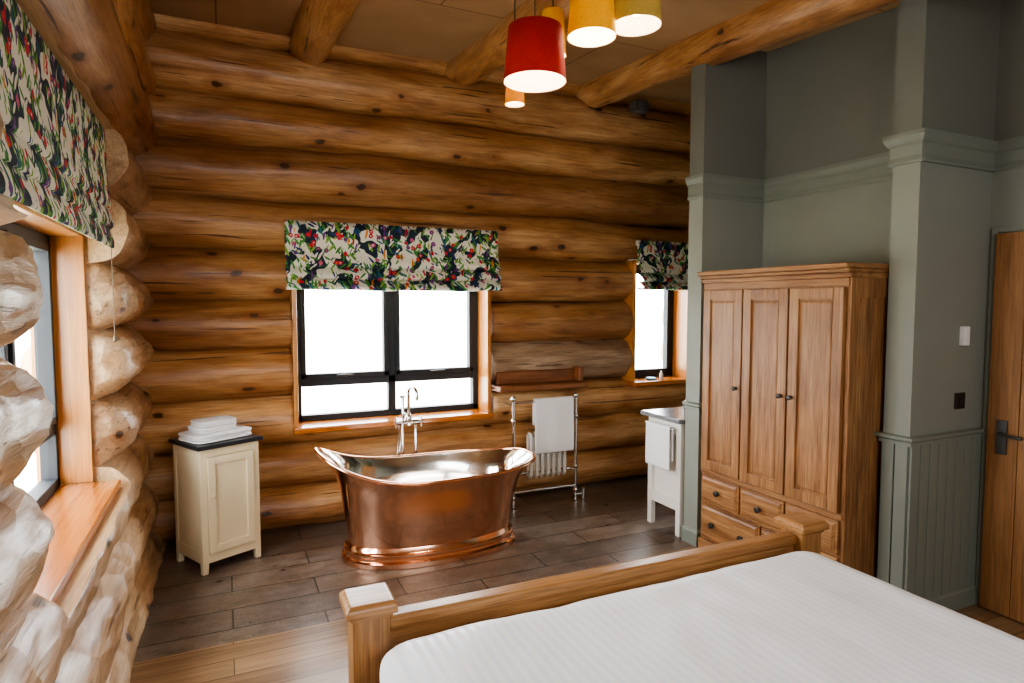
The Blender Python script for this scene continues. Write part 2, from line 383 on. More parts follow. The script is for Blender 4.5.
struct('wall_left_chinking', B((-.76, -.69, -2.6, 5, -.05, .70), (-.76, -.69, -2.6, 2.19, .70, 3.5), (-.76, -.69, 3.72, 5, .70, 3.5), (-.76, -.69, 2.19, 3.72, 2.02, 3.5)), M['chink'])

# ------------------------------------------------------------------ floor, ceiling, painted walls
struct('floor', B((-1, 4, -2.7, 3.24, -.06, 0)), M['floorwood'])
struct('floor_tiled', B((-1, 4.5, 3.24, 5.0, -.06, 0)), M['tile'])
SL = .09
def cz(y): return 3.5 - SL * (4.7 - y)
bm = bmesh.new()
loft(bm, [[(-1.1, y, cz(y)), (4.6, y, cz(y)), (4.6, y, cz(y) + .1), (-1.1, y, cz(y) + .1)] for y in (-2.8, 5.15)], True, True)
struct('ceiling', bm, M['ceil'])
def two_tone(name, x0, x1, y0, y1, ztop):
    bm = bmesh.new(); box(bm, x0, x1, y0, y1, 0, 2.4)
    n = len(bm.faces); box(bm, x0, x1, y0, y1, 2.4, ztop)
    bm.faces.ensure_lookup_table()
    for f in bm.faces[n:]: f.material_index = 1
    return struct(name, bm, [M['sage'], M['taupe']])
DX = -.03
two_tone('wall_right', 3.75 + DX, 3.95, -2.7, 2.11, 3.4)
two_tone('wall_right_column', 3.115, 3.75 + DX, 1.97, 2.11, 3.42)
two_tone('wall_right_alcove', 3.42, 3.95, 2.11, 3.235, 3.5)
two_tone('wall_right_pillar', 2.88, 4.4, 3.235, 3.37, 3.5)
struct('wall_right_far', B((4.3, 4.4, 3.37, 5.0, 0, 3.6)), M['sage'])
struct('wall_rear', B((-1.0, 3.95, -2.75, -2.65, 0, 3.2)), M['rear'])
def sweep(path, prof):
    bm = bmesh.new(); rings = []
    P = [Vector(p) for p in path]
    for i, p in enumerate(P):
        d0 = (P[i] - P[i - 1]).normalized() if i > 0 else (P[1] - P[0]).normalized()
        d1 = (P[i + 1] - P[i]).normalized() if i < len(P) - 1 else d0
        n0 = Vector((-d0.y, d0.x)); n1 = Vector((-d1.y, d1.x))
        nn = (n0 + n1); nn = nn / max(.2, nn.dot(n0)) if nn.length > .1 else n0
        rings.append([(p.x + nn.x * o_, p.y + nn.y * o_, z) for o_, z in prof])
    loft(bm, rings, True, True)
    return bm
path = [(2.88, 3.37), (2.88, 3.235), (3.42, 3.235), (3.42, 2.11), (3.115, 2.11), (3.115, 1.97), (3.72, 1.97), (3.72, -2.6)]
PA = path[::-1]
def side_test():
    d = Vector(PA[1]) - Vector(PA[0]); return Vector((-d.y, d.x)).x < 0
if not side_test(): PA = path
crown = [(-.001, 2.345), (.014, 2.345), (.018, 2.355), (.014, 2.37), (.010, 2.38), (.012, 2.435), (.022, 2.445), (.032, 2.465), (.036, 2.475), (.036, 2.495), (-.001, 2.50)]
struct('trim_1', sweep(PA, crown), M['sage_hi'])
dado = [(-.001, .93), (.014, .93), (.014, .95), (.030, .96), (.030, .975), (-.001, .98)]
base = [(-.001, 0), (.018, 0), (.018, .09), (.01, .105), (-.001, .11)]
colpath = [(3.42, 2.11), (3.115, 2.11), (3.115, 1.97), (3.72, 1.97), (3.72, 1.945)]
pilpath = [(2.88, 3.37), (2.88, 3.235), (2.93, 3.235)]
if PA is not path: colpath = colpath[::-1]; pilpath = pilpath[::-1]
struct('trim_2', sweep(colpath, dado), M['sage_hi']); struct('trim_3', sweep(pilpath, dado), M['sage_hi'])
struct('baseboard_column', sweep(colpath, base), M['sage_hi']); struct('baseboard_pillar', sweep(pilpath, base), M['sage_hi'])
bm = bmesh.new()
for k in range(8): box(bm, 3.118 + k * .075, 3.118 + k * .075 + .069, 1.958, 1.97, .1, .935)
box(bm, 3.103, 3.115, 1.972, 2.036, .1, .935); box(bm, 3.103, 3.115, 2.044, 2.108, .1, .935)
struct('trim_4', bm, M['sage_hi'], bevel=.003)
struct('trim_5', B((3.705, 3.72, 1.925, 1.955, 0, 2.05), (3.705, 3.72, .98, 1.925, 2.02, 2.05), (3.705, 3.72, .98, 1.05, 0, 2.02)), M['sage'], bevel=.004)

# door
d = sthing('door_1', (3.705, 1.49, 0))
bm = bmesh.new()
for k in range(6): box(bm, -.02, .012, -.435 + k * .145, -.435 + k * .145 + .142, .008, 2.015)
obj('door_leaf', bm, M['doorwood'], d, bevel=.003)
obj('latch_plate', B((-.028, -.02, .335, .385, .86, 1.04)), M['pewter'], d, bevel=.003)
obj('latch_handle', T((-.024, .36, .97), (-.06, .36, .97), (-.065, .345, .97), (-.065, .25, .965), r=.009), M['pewter'], d, smooth=True)

# ------------------------------------------------------------------ windows
def window(name, loc, rz, w, h, lin_f, sill_f, layout, sill_ext=.05):
    t = sthing(name, loc, rz); hw = w / 2; f = .045
    bm = bmesh.new()
    for b_ in ((-hw, -hw + f, -.035, .035, 0, h), (hw - f, hw, -.035, .035, 0, h), (-hw, hw, -.035, .035, 0, f), (-hw, hw, -.035, .035, h - f, h)): box(bm, *b_)
    tz = .29
    if layout == 'double':
        box(bm, -.03, .03, -.03, .03, f, h - f); box(bm, -hw + f, hw - f, -.03, .03, tz - .03, tz + .03)
        for (a, b__) in ((-hw + f, -.03), (.03, hw - f)):
            s = .035
            for q in ((a, a + s, tz + .03, h - f), (b__ - s, b__, tz + .03, h - f), (a, b__, tz + .03, tz + .03 + s), (a, b__, h - f - s, h - f)):
                box(bm, q[0], q[1], -.045, .02, q[2], q[3])
    else:
        s = .035
        for q in ((-hw + f, -hw + f + s, f, h - f), (hw - f - s, hw - f, f, h - f), (-hw + f, hw - f, f, f + s), (-hw + f, hw - f, h - f - s, h - f)):
            box(bm, q[0], q[1], -.045, .02, q[2], q[3])
    obj('window_frame', bm, M['frame'], t, bevel=.003)
    obj('window_pane', B((-hw + f, hw - f, -.003, .003, f, h - f)), M['glass'], t)
    if layout == 'double':
        for x in (-.37, .37): obj('window_handle', B((x - .06, x + .06, -.07, -.05, tz + .042, tz + .056), (x - .015, x + .015, -.06, -.045, tz + .036, tz + .062)), M['iron'], t, bevel=.003)
    obj('window_lining', B((-hw - .03, -hw, lin_f, .06, -.0, h + .02), (hw, hw + .03, lin_f, .06, -.0, h + .02), (-hw - .03, hw + .03, lin_f, .06, h, h + .03)), M['trimwood'], t, bevel=.003)
    obj('window_sill', B((-hw - sill_ext, hw + sill_ext, sill_f, .05, -.042, 0)), M['sillwood_x'], t, bevel=.008, seg=3)
    return t
window('window_1', (1.195, 4.885, .765), 0, 1.46, 1.25, -.25, -.29, 'double', .035)
window('window_2', (3.675, 4.885, .94), 0, .6, 1.07, -.25, -.29, 'single', .035)
window('window_3', (-.79, 2.955, .755), RD(90), 1.45, 1.22, -.17, -.29, 'double', .0)

def blind(label, loc, rz, w, H, seed, dep=1., wob=1.):
    t = thing('roman_blind', label, 'blind', loc, rz, 'botanical roman blinds')
    prof = [(0, 0), (-.006, -.12), (-.008, -.25), (-.012, -.40), (-.022, -.50), (-.038, -.57), (-.046, -.61), (-.046, -.64), (-.036, -.66), (-.014, -.668), (-.018, -.68), (-.045, -.73), (-.062, -.78), (-.066, -.81), (-.054, -.83), (-.024, -.837), (-.03, -.85), (-.06, -.91), (-.078, -.955), (-.078, -.985), (-.062, -1.), (-.02, -.99), (-.0, -.96)]
    rings = []; n = 60
    for i in range(n + 1):
        x = -w / 2 + w * i / n
        rings.append([(x + .004 * noise.noise(Vector((x * 5, z * 4, seed))), dep * y * (1 + .3 * wob * noise.noise(Vector((x * 4, z * 2, seed)))), z * H + (.018 * wob * abs(y) / .07) * noise.noise(Vector((x * 3.5, seed, z * 2)))) for y, z in prof])
    bm = bmesh.new(); loft(bm, rings, closed=False)
    obj('blind_fabric', bm, M['botanical'], t, smooth=True, solid=.004)
    obj('head_rail', B((-w / 2 + .005, w / 2 - .005, .003, .03, -.045, 0)), M['botanical'], t, bevel=.003)
    return t
blind('dark botanical print roman blind over the wide window behind the copper bath', (1.19, 4.585, 2.225), 0, 1.60, .48, 1, 1.4)
blind('small botanical print roman blind over the narrow window by the green pillar', (3.69, 4.585, 2.21), 0, .70, .44, 2, 1.4)
t = blind('large botanical print roman blind hanging on the left log wall', (-.505, 2.71, 2.49), RD(90), 1.80, .57, 3, .3, .3)
obj('pull_cord', T((.905, -.01, -.5), (.905, -.01, -1.0), r=.0018, n=6), M['cord'], t)
bm = bmesh.new(); lathe(bm, [(.001, 0), (.008, .004), (.006, .03), (.001, .034)], (.905, -.01, -1.03), 12); obj('cord_weight', bm, M['cord'], t, smooth=True)

# ------------------------------------------------------------------ beams
for x, r, sd, lab in ((.60, .135, 61, 'round log beam nearest the left log wall'), (1.74, .14, 62, 'round log beam in the middle, above the pendant lamps'), (2.93, .15, 63, 'thick round log beam running in front of the green alcove')):
    bm = log_bm('Y', -2.6, 4.72, x, cz(0) - r * (.1 if x > 2 else .25), r, sd, slope=SL)
    lay = bm.loops.layers.float_color.new('tint')
    for f in bm.faces:
        for l in f.loops: l[lay] = (.6, .6, .6, 1)
    tag(obj('ceiling_beam', bm, M['log_beam'], smooth=True), lab, 'beam', 'log ceiling beams')

# ------------------------------------------------------------------ bath
def sup(A, Bq, th, n=2.35):
    c, s = math.cos(th), math.sin(th)
    return A * math.copysign(abs(c) ** (2 / n), c), Bq * math.copysign(abs(s) ** (2 / n), s)
bath = thing('bathtub', 'freestanding polished copper boat bath with nickel inside', 'bathtub', (1.24, 3.99, 0), RD(-2))
NT = 96
def zr(th):
    c = math.cos(th); e = .575 if c > 0 else .725
    return .545 + (e - .545) * abs(c) ** 2.6
def ring(A, Bq, zf): return [(*sup(A, Bq, 2 * PI * i / NT), zf(2 * PI * i / NT)) for i in range(NT)]
outer = [(0, .545, .275), (.12, .555, .283), (.3, .572, .296), (.45, .586, .306), (.6, .602, .315), (.72, .623, .325), (.82, .652, .335), (.9, .688, .345), (.96, .722, .355), (1, .74, .36)]
z0 = .115
bm = bmesh.new(); loft(bm, [ring(A, Bq, lambda th, s=s: z0 + (zr(th) - z0) * s) for s, A, Bq in outer], True)
obj('outer_shell', bm, M['copper'], bath, smooth=True)
bm = bmesh.new(); inn = [(s, A - .016, Bq - .016) for s, A, Bq in outer[::-1]]
rings = [ring(A, Bq, lambda th, s=s: z0 + .02 + (zr(th) - z0 - .02) * s) for s, A, Bq in inn]
rings.append(ring(.3, .15, lambda th: z0 + .018)); loft(bm, rings, False, True)
obj('inner_lining', bm, M['nickel'], bath, smooth=True)
bm = bmesh.new(); tube(bm, ring(.74, .36, lambda th: zr(th) + .002), .012, 12, True)
obj('rolled_rim', bm, M['copper'], bath, smooth=True)
pl = [(0, .588, .312), (.004, .592, .316), (.034, .592, .316), (.04, .584, .308), (.046, .572, .300), (.058, .570, .298), (.064, .576, .303), (.074, .578, .305), (.084, .576, .303), (.09, .564, .293), (.100, .558, .287), (.118, .548, .279)]
bm = bmesh.new(); loft(bm, [ring(A, Bq, lambda th, z=z: z) for z, A, Bq in pl], True, True)
obj('plinth', bm, M['copper'], bath, smooth=True)

# bath tap
tp = thing('bath_tap', 'chrome freestanding gooseneck bath mixer behind the copper bath', 'tap', (1.21, 4.43, 0))
for x in (-.05, .05):
    bm = T((x, 0, 0), (x, 0, .78), r=.012); lathe(bm, [(.03, 0), (.03, .008), (.014, .014)], (x, 0, 0), 20); obj('standpipe', bm, M['chrome'], tp, smooth=True)
bm = T((-.075, 0, .78), (.075, 0, .78), r=.022, n=16); lathe(bm, [(.024, -.03), (.026, .0), (.024, .03), (.014, .05)], (0, 0, .79), 20); obj('mixer_body', bm, M['chrome'], tp, smooth=True)
pts = [(0, 0, .82), (0, 0, .99)] + [(.25 * (.06 - .06 * math.cos(a)), -(.06 - .06 * math.cos(a)), .99 + .055 * math.sin(a)) for a in [PI * k / 10 for k in range(1, 11)]] + [(.03, -.12, .955)]
obj('spout', T(*pts, r=.012, n=12), M['chrome'], tp, smooth=True)
for x in (-.095, .095):
    bm = T((x * .75, 0, .78), (x, 0, .78), r=.013); tube(bm, [(x, -.035, .79), (x, .035, .77)], .006, 8); tube(bm, [(x, 0, .74), (x, 0, .82)], .006, 8)
    obj('cross_handle', bm, M['chrome'], tp, smooth=True)
bm = T((-.05, -.03, .80), (-.05, -.05, .86), r=.009); tube(bm, [(-.055, -.05, .85), (-.05, -.02, .96)], [.010, .014], 10); lathe(bm, [(.01, 0), (.022, .012), (.022, .02)], (-.05, -.018, .96), 16)
obj('hand_shower', bm, M['chrome'], tp, smooth=True)
obj('shower_hose', T(*[(-.05 - .035 * math.sin(PI * k / 14) - .02 * k / 14, -.05 + .05 * k / 14, .85 - .33 * math.sin(PI * k / 14) - .07 * k / 14) for k in range(15)], r=.006, n=8), M['chrome'], tp, smooth=True)

# ------------------------------------------------------------------ cream cabinet + towels
CX, CY = -.07, 4.368
cb = thing('bathroom_cabinet', 'small cream painted cabinet with dark top under the left of the window', 'cabinet', (CX, CY, 0), RD(27))
W, D, H = .188, .18, .77
bm = B((-W + .003, W - .003, -D + .018, D, .09, H))
for sx in (-1, 1):
    for sy in (-1, 1):
        loft(bm, [[(sx * (W - a) , sy * (D - a_), z), (sx * W, sy * (D - a_), z), (sx * W, sy * D, z), (sx * (W - a), sy * D, z)] for z, a, a_ in ((0, .034, .034), (.08, .04, .04), (H, .04, .04))], True, True)
box(bm, -W + .04, W - .04, -D, -D + .02, H - .05, H); box(bm, -W + .04, W - .04, -D, -D + .02, .065, .12)
for s in (-1, 1):
    x0, x1 = (s * W, s * (W - .012))
    box(bm, min(x0, x1), max(x0, x1), -D + .04, D - .04, H - .06, H); box(bm, min(x0, x1), max(x0, x1), -D + .04, D - .04, .065, .14)
obj('cabinet_body', bm, M['cream'], cb, bevel=.003)
bm = B((-W + .042, W - .042, -D - .001, -D + .018, .124, H - .054))
for q in ((-W + .042, -W + .087, .124, H - .054), (W - .087, W - .042, .124, H - .054), (-W + .087, W - .087, .124, .169), (-W + .087, W - .087, H - .1, H - .054)): box(bm, q[0], q[1], -D - .012, -D + .0, q[2], q[3])
dr = obj('cabinet_door', bm, M['cream'], cb, bevel=.002)
bm = bmesh.new(); ball(bm, (-W + .062, -D - .024, .48), .011); tube(bm, [(-W + .062, -D - .01, .48), (-W + .062, -D - .022, .48)], .006, 8); obj('knob', bm, M['cream'], dr, smooth=True)
obj('cabinet_top', B((-W - .022, W + .022, -D - .022, D + .01, H, H + .026)), M['slate_top'], cb, bevel=.004)
def towel_bm(w, d, h, layers=3):
    bm = bmesh.new(); lh = h / layers
    for k in range(layers):
        box(bm, -w / 2 + .006 * (k % 2), w / 2, -d / 2 + .008 * (k % 2), d / 2, k * lh, (k + 1) * lh + .001)
    bmesh.ops.subdivide_edges(bm, edges=bm.edges[:], cuts=2, use_grid_fill=True)
    for v in bm.verts: v.co += .003 * Vector((noise.noise(v.co * 14), noise.noise(v.co * 14 + Vector((9, 0, 0))), .5 * noise.noise(v.co * 14 + Vector((0, 9, 0)))))
    return bm
for i, (x, y, z, w, d, h, rz, lab) in enumerate((
    (-.005, -.01, .7980, .38, .28, .048, 2, 'large folded white bath towel at the bottom of the pile on the cream cabinet'),
    (-.02, .0, .8490, .25, .19, .034, 2, 'small folded white hand towel in the middle of the cabinet pile'),
    (-.01, .0, .8860, .24, .18, .030, -4, 'small folded white hand towel on top of the cabinet pile'))):
    o = obj('folded_towel', towel_bm(w, d, h), M['towel'], sub=2)
    a = RD(29); o.location = (CX + x * math.cos(a) - y * math.sin(a), CY + x * math.sin(a) + y * math.cos(a), z); o.rotation_euler = (0, 0, a + RD(rz)); tag(o, lab, 'towel', 'folded towels on the cream cabinet')

# ------------------------------------------------------------------ towel radiator
tr_ = thing('towel_radiator', 'traditional chrome towel rail with white column radiator by the bath', 'radiator', (2.34, 4.42, 0))
PX = .285
for x in (-PX, PX):
    bm = T((x, 0, .0), (x, 0, .88), r=.014); ball(bm, (x, 0, .895), .024)
    for z in (.10, .30, .72): ball(bm, (x, 0, z), .021)
    lathe(bm, [(.035, 0), (.035, .01), (.015, .02)], (x, 0, 0), 20)
    obj('side_post', bm, M['chrome'], tr_, smooth=True)
for z in (.865, .14):
    obj('cross_bar', T((-PX, 0, z), (PX, 0, z), r=.012), M['chrome'], tr_, smooth=True)
for x in (-PX, PX):
    obj('wall_bracket', T((x, 0, .84), (x, .2, .84), r=.009), M['chrome'], tr_, smooth=True)
for k in range(7):
    x = -.105 + k * .052
    bm = bmesh.new()
    for y in (.045, .10): tube(bm, [(x, y, .26), (x, y, .56)], .014, 10)
    tube(bm, [(x, .045, .56), (x, .06, .585), (x, .085, .585), (x, .10, .56)], .017, 10); tube(bm, [(x, .045, .26), (x, .06, .235), (x, .085, .235), (x, .10, .26)], .017, 10)
    obj('radiator_column', bm, M['white'], tr_, smooth=True)
obj('radiator_pipe', T((-PX, 0, .27), (-PX + .03, .05, .27), (-.12, .07, .27), (.22, .07, .27), (PX - .02, .05, .27), (PX, 0, .27), r=.010), M['chrome'], tr_, smooth=True)
bm = T((PX, -.01, .06), (PX + .07, -.01, .06), r=.012); tube(bm, [(PX + .07, -.01, .03), (PX + .07, -.01, .11)], .018, 12); tube(bm, [(PX + .07, -.01, 0), (PX + .07, -.01, .04)], .009, 10); obj('valve', bm, M['chrome'], tr_, smooth=True)
def hung_towel(name, label, loc, rz, w, lf, lb, rbar=.018, wav=.006):
    bm = bmesh.new(); prof = [(-rbar - .006, -lf * (1 - k / 8)) for k in range(8)] + [(-(rbar + .006) * math.cos(a), (rbar + .006) * math.sin(a)) for a in [PI * k / 8 for k in range(9)]] + [(rbar + .006, -lb * k / 6) for k in range(1, 7)]
    rings = []
    for i in range(25):
        x = -w / 2 + w * i / 24
        rings.append([(x * (1 + .03 * -z), y + (wav * (.5 + .5 * math.sin(x * 30 + 1)) * min(1, -z * 5) * (-1 if y < 0 else .3) if z < 0 else 0), z) for y, z in prof])
    loft(bm, rings, closed=False)
    o = obj(name, bm, M['towel'], smooth=True, solid=.007, sub=1); o.location = loc; o.rotation_euler = (0, 0, rz); tag(o, label, 'towel'); return o
hung_towel('hanging_towel', 'white bath towel folded over the chrome towel radiator', (2.415, 4.42, .866), 0, .36, .43, .2, .013)

lg = thing('wall_shelf', 'rough dark timber ledge on the log wall above the radiator', 'shelf', (2.39, 4.58, .94))
obj('shelf_board', B((-.42, .40, -.09, .10, 0, .045)), M['darkwood'], lg, bevel=.012)
obj('end_block', B((.34, .385, -.04, .10, .045, .17)), M['darkwood'], lg, bevel=.012)
obj('shelf_back', B((-.38, .34, .05, .10, .045, .15)), M['darkwood'], lg, bevel=.01)

# ------------------------------------------------------------------ vanity
vn = thing('vanity_unit', 'white washstand with dark edged grey top behind the green pillar', 'vanity', (3.345, 3.60, 0))
bm = B((-.445, .45, -.18, .16, .20, .81))
for sx in (-1, 1):
    for sy in (-.19, .13):
        x0 = -.47 if sx < 0 else .43
        box(bm, x0, x0 + .04, sy, sy + .045, 0, .81)
box(bm, -.468, -.44, -.145, .13, .72, .81); box(bm, -.468, -.44, -.145, .13, .18, .25)
obj('vanity_body', bm, M['white'], vn, bevel=.003)
obj('worktop', B((-.50, .49, -.205, .24, .81, .842)), plain('grey_stone', (.20, .205, .21), .22, 0, .15, 20.), vn, bevel=.006)
obj('towel_bar', T((-.465, -.16, .765), (-.51, -.16, .765), (-.51, .16, .765), (-.465, .16, .765), r=.007), M['chrome'], vn, smooth=True)
obj('basin_tap', T((-.2, .10, .842), (-.2, .10, .90), (-.2, .07, .915), (-.2, .03, .90), r=.010), M['chrome'], vn, smooth=True)
hung_towel('hand_towel', 'white hand towel hanging on the side of the washstand', (2.835, 3.595, .766), RD(-90), .27, .30, .24, .010, .003)
bm = bmesh.new(); lathe(bm, [(.02, 0), (.045, .004), (.05, .02), (.046, .02), (.02, .008)], (0, 0, 0), 20); o = obj('soap_dish', bm, M['blue'], smooth=True); o.location = (3.60, 4.70, .94); tag(o, 'small blue dish on the narrow window sill', 'dish')
bm = bmesh.new(); lathe(bm, [(.016, 0), (.018, .01), (.018, .05), (.008, .062), (.008, .075)], (0, 0, 0), 16); o = obj('bottle', bm, M['plastic'], smooth=True); o.location = (3.72, 4.70, .94); tag(o, 'small white toiletry bottle on the narrow window sill', 'bottle')

# ------------------------------------------------------------------ wardrobe
wd = thing('wardrobe', 'oak three door wardrobe with drawers in the green alcove', 'wardrobe', (3.12, 2.66, 0), RD(-90))
w2, d2, HT = .525, .255, 1.80
obj('wardrobe_body', B((-w2, w2 - .004, -d2 + .002, d2, .06, HT)), M['oak_z'], wd, bevel=.003)
bm = B((w2 - .006, w2 + .006, -d2, -d2 + .06, .085, HT - .02)); obj('side_stile', bm, M['oak_z'], wd, bevel=.002)
bm = B((w2 - .006, w2 + .006, d2 - .06, d2, .085, HT - .02)); obj('side_stile', bm, M['oak_z'], wd, bevel=.002)
for z_0, z_1 in ((HT - .12, HT - .02), (.085, .17)): obj('side_rail', B((w2 - .006, w2 + .005, -d2 + .06, d2 - .06, z_0, z_1)), M['oak_z'], wd)
bm = B((-w2 - .008, w2 + .012, -d2 - .02, d2, HT - .02, HT + .008), (-w2 - .010, w2 + .014, -d2 - .04, d2, HT + .008, HT + .028), (-w2 - .012, w2 + .018, -d2 - .06, d2, HT + .028, HT + .055)); obj('cornice', bm, M['oak_x'], wd, bevel=.006, seg=3)
obj('plinth', B((-w2 - .008, w2 + .012, -d2 - .015, d2, 0, .085)), M['oak_x'], wd, bevel=.006)
for z_0, z_1 in ((.535, .56), (HT - .06, HT - .02)): obj('mid_rail', B((-w2, w2 - .006, -d2 - .008, -d2 + .004, z_0, z_1)), M['oak_x'], wd, bevel=.002)
def front_panel(x0, x1, z0, z1, name, st=.06):
    y = -d2
    bm = B((x0 + .002, x1 - .002, y - .012, y, z0 + .002, z1 - .002))
    for q in ((x0, x0 + st, z0, z1), (x1 - st, x1, z0, z1), (x0 + st, x1 - st, z0, z0 + st), (x0 + st, x1 - st, z1 - st, z1)): box(bm, q[0], q[1], y - .026, y - .004, q[2], q[3])
    loft(bm, [[(x0 + st + i, y - dd, z0 + st + i), (x1 - st - i, y - dd, z0 + st + i), (x1 - st - i, y - dd, z1 - st - i), (x0 + st + i, y - dd, z1 - st - i)] for i, dd in ((.008, .010), (.012, .015), (.020, .018))], True, True)
    return obj(name, bm, M['oak_z'], wd, bevel=.0025)
def knob(x, z, par, y=-.255 - .026, r=.014, m='iron'):
    bm = bmesh.new(); tube(bm, [(x, y, z), (x, y - .006, z), (x, y - .012, z), (x, y - .018, z), (x, y - .026, z), (x, y - .030, z)], [.011, .007, .007, r, r, .006], 14)
    obj('knob', bm, M[m], par, smooth=True)
dxs = [(-.505, -.176), (-.164, .162), (.174, .505)]
for i, (a, b_) in enumerate(dxs):
    dd = front_panel(a, b_, .568, HT - .068, 'wardrobe_door')
    knob((a + .03) if i == 2 else (b_ - .03), 1.13, dd)
def drawer(a, b_, z_0, z_1, ks):
    bm = B((a, b_, -d2 - .016, -d2 + .002, z_0, z_1))
    loft(bm, [[(a + i, -d2 - dd_, z_0 + i), (b_ - i, -d2 - dd_, z_0 + i), (b_ - i, -d2 - dd_, z_1 - i), (a + i, -d2 - dd_, z_1 - i)] for i, dd_ in ((.012, .014), (.012, .018), (.026, .027))], True, True)
    dd = obj('drawer', bm, M['oak_x'], wd, bevel=.002)
    for q in ks: knob(a + (b_ - a) * q, (z_0 + z_1) / 2, dd, -d2 - .026, .019, 'iron')
for (a, b_) in dxs: drawer(a, b_, .345, .525, (.5,))
for (a, b_) in ((-.505, -.006), (.006, .505)): drawer(a, b_, .10, .33, (.25, .75))

# ------------------------------------------------------------------ bed
bd = thing('bed', 'wide oak bed frame with chunky square corner posts', 'bed', (1.368, 1.0, 0), RD(-1.3))
hx = .982
def post(x, y, h, name='bed_post'):
    bm = B((x - .06, x + .06, y - .06, y + .06, 0, h)); p = obj(name, bm, M['bed_z'], bd, bevel=.006, seg=3)
    bm = B((x - .068, x + .068, y - .068, y + .068, h - .004, h + .012)); loft(bm, [[(x + sx * q, y + sy * q, h + z) for sx, sy in ((-1, -1), (1, -1), (1, 1), (-1, 1))] for q, z in ((.083, .012), (.083, .038), (.07, .052))], True, True)
    obj('post_cap', bm, M['bed_x'], p, bevel=.005, seg=3)
post(-hx, 1.0, .635); post(hx, 1.0, .62); post(-hx, -1.07, .40); post(hx, -1.07, .40)
obj('foot_panel', B((-hx + .06, hx - .06, .985, 1.015, .20, .565)), M['bed_x'], bd, bevel=.003)
obj('foot_rail', B((-hx + .06, hx - .06, .965, 1.035, .565, .612)), M['bed_x'], bd, bevel=.012, seg=3)
for s in (-1, 1): obj('side_rail', B((s * hx - .02, s * hx + .02, -1.02, .945, .22, .37)), M['bed_x'], bd, bevel=.006)
obj('slat_base', B((-hx + .02, hx - .02, -1.0, .95, .28, .31)), M['bed_x'], bd)
X0, X1, Y0, Y1 = .375, 2.335, -.04, 1.93
tag(obj('mattress', B((.49, 2.26, 0.02, 1.875, .314, .476)), M['linen'], bevel=.04, seg=4), 'thick white mattress under the striped duvet', 'mattress')
bm = bmesh.new(); nx, ny = 90, 90; grid = []
Rr = .13; ZB = .480
def dz(x, y):
    cx, cy = (X0 + X1) / 2, (Y0 + Y1) / 2; hx_, hy_ = (X1 - X0) / 2, (Y1 - Y0) / 2; rc = .14
    qx, qy = abs(x - cx) - (hx_ - rc), abs(y - cy) - (hy_ - rc)
    d_ = -(min(max(qx, qy), 0) + math.hypot(max(qx, 0), max(qy, 0)) - rc)
    d_ = max(0, d_)
    e = 1. if d_ >= Rr else math.sqrt(max(0, 1 - (1 - d_ / Rr) ** 2))
    wr = .014 * noise.noise(Vector((x * 2.2, y * 1.6, 3))) + .009 * noise.noise(Vector((x * 5, y * 3.4, 8))) + .004 * noise.noise(Vector((x * 10, y * 6, 1)))
    return ZB + .02 + .098 * e + wr * e
for j in range(ny + 1):
    row = []
    for i in range(nx + 1):
        u, v = i / nx, j / ny
        uu = u * .5 + (.5 - .5 * math.cos(PI * u)) * .5; vv = v * .5 + (.5 - .5 * math.cos(PI * v)) * .5
        a, b__ = 2 * uu - 1, 2 * vv - 1
        m_ = max(abs(a), abs(b__)); p = 11.
        sq = (abs(a) ** p + abs(b__) ** p) ** (1 / p)
        f_ = (m_ / sq) if sq > 0 else 1
        x = (X0 + X1) / 2 + a * f_ * (X1 - X0) / 2; y = (Y0 + Y1) / 2 + b__ * f_ * (Y1 - Y0) / 2
        row.append(bm.verts.new((x, y, dz(x, y))))
    grid.append(row)
for j in range(ny):
    for i in range(nx): bm.faces.new((grid[j][i], grid[j][i + 1], grid[j + 1][i + 1], grid[j + 1][i]))
edge = grid[0] + [r_[-1] for r_ in grid[1:]] + grid[-1][-2::-1] + [r_[0] for r_ in grid[-2:0:-1]]
cx, cy = (X0 + X1) / 2, (Y0 + Y1) / 2
prev = edge
for (s_, z_) in ((.012, ZB + .002), (.03, ZB)):
    cur = [bm.verts.new((cx + (v.co.x - cx) * (1 - s_), cy + (v.co.y - cy) * (1 - s_), z_)) for v in edge]
    for i in range(len(edge)):
        j = (i + 1) % len(edge); bm.faces.new((prev[i], prev[j], cur[j], cur[i]))
    prev = cur
bm.faces.new(prev)
tag(obj('duvet', bm, M['linen'], smooth=True), 'white satin stripe duvet spread over the bed', 'duvet')

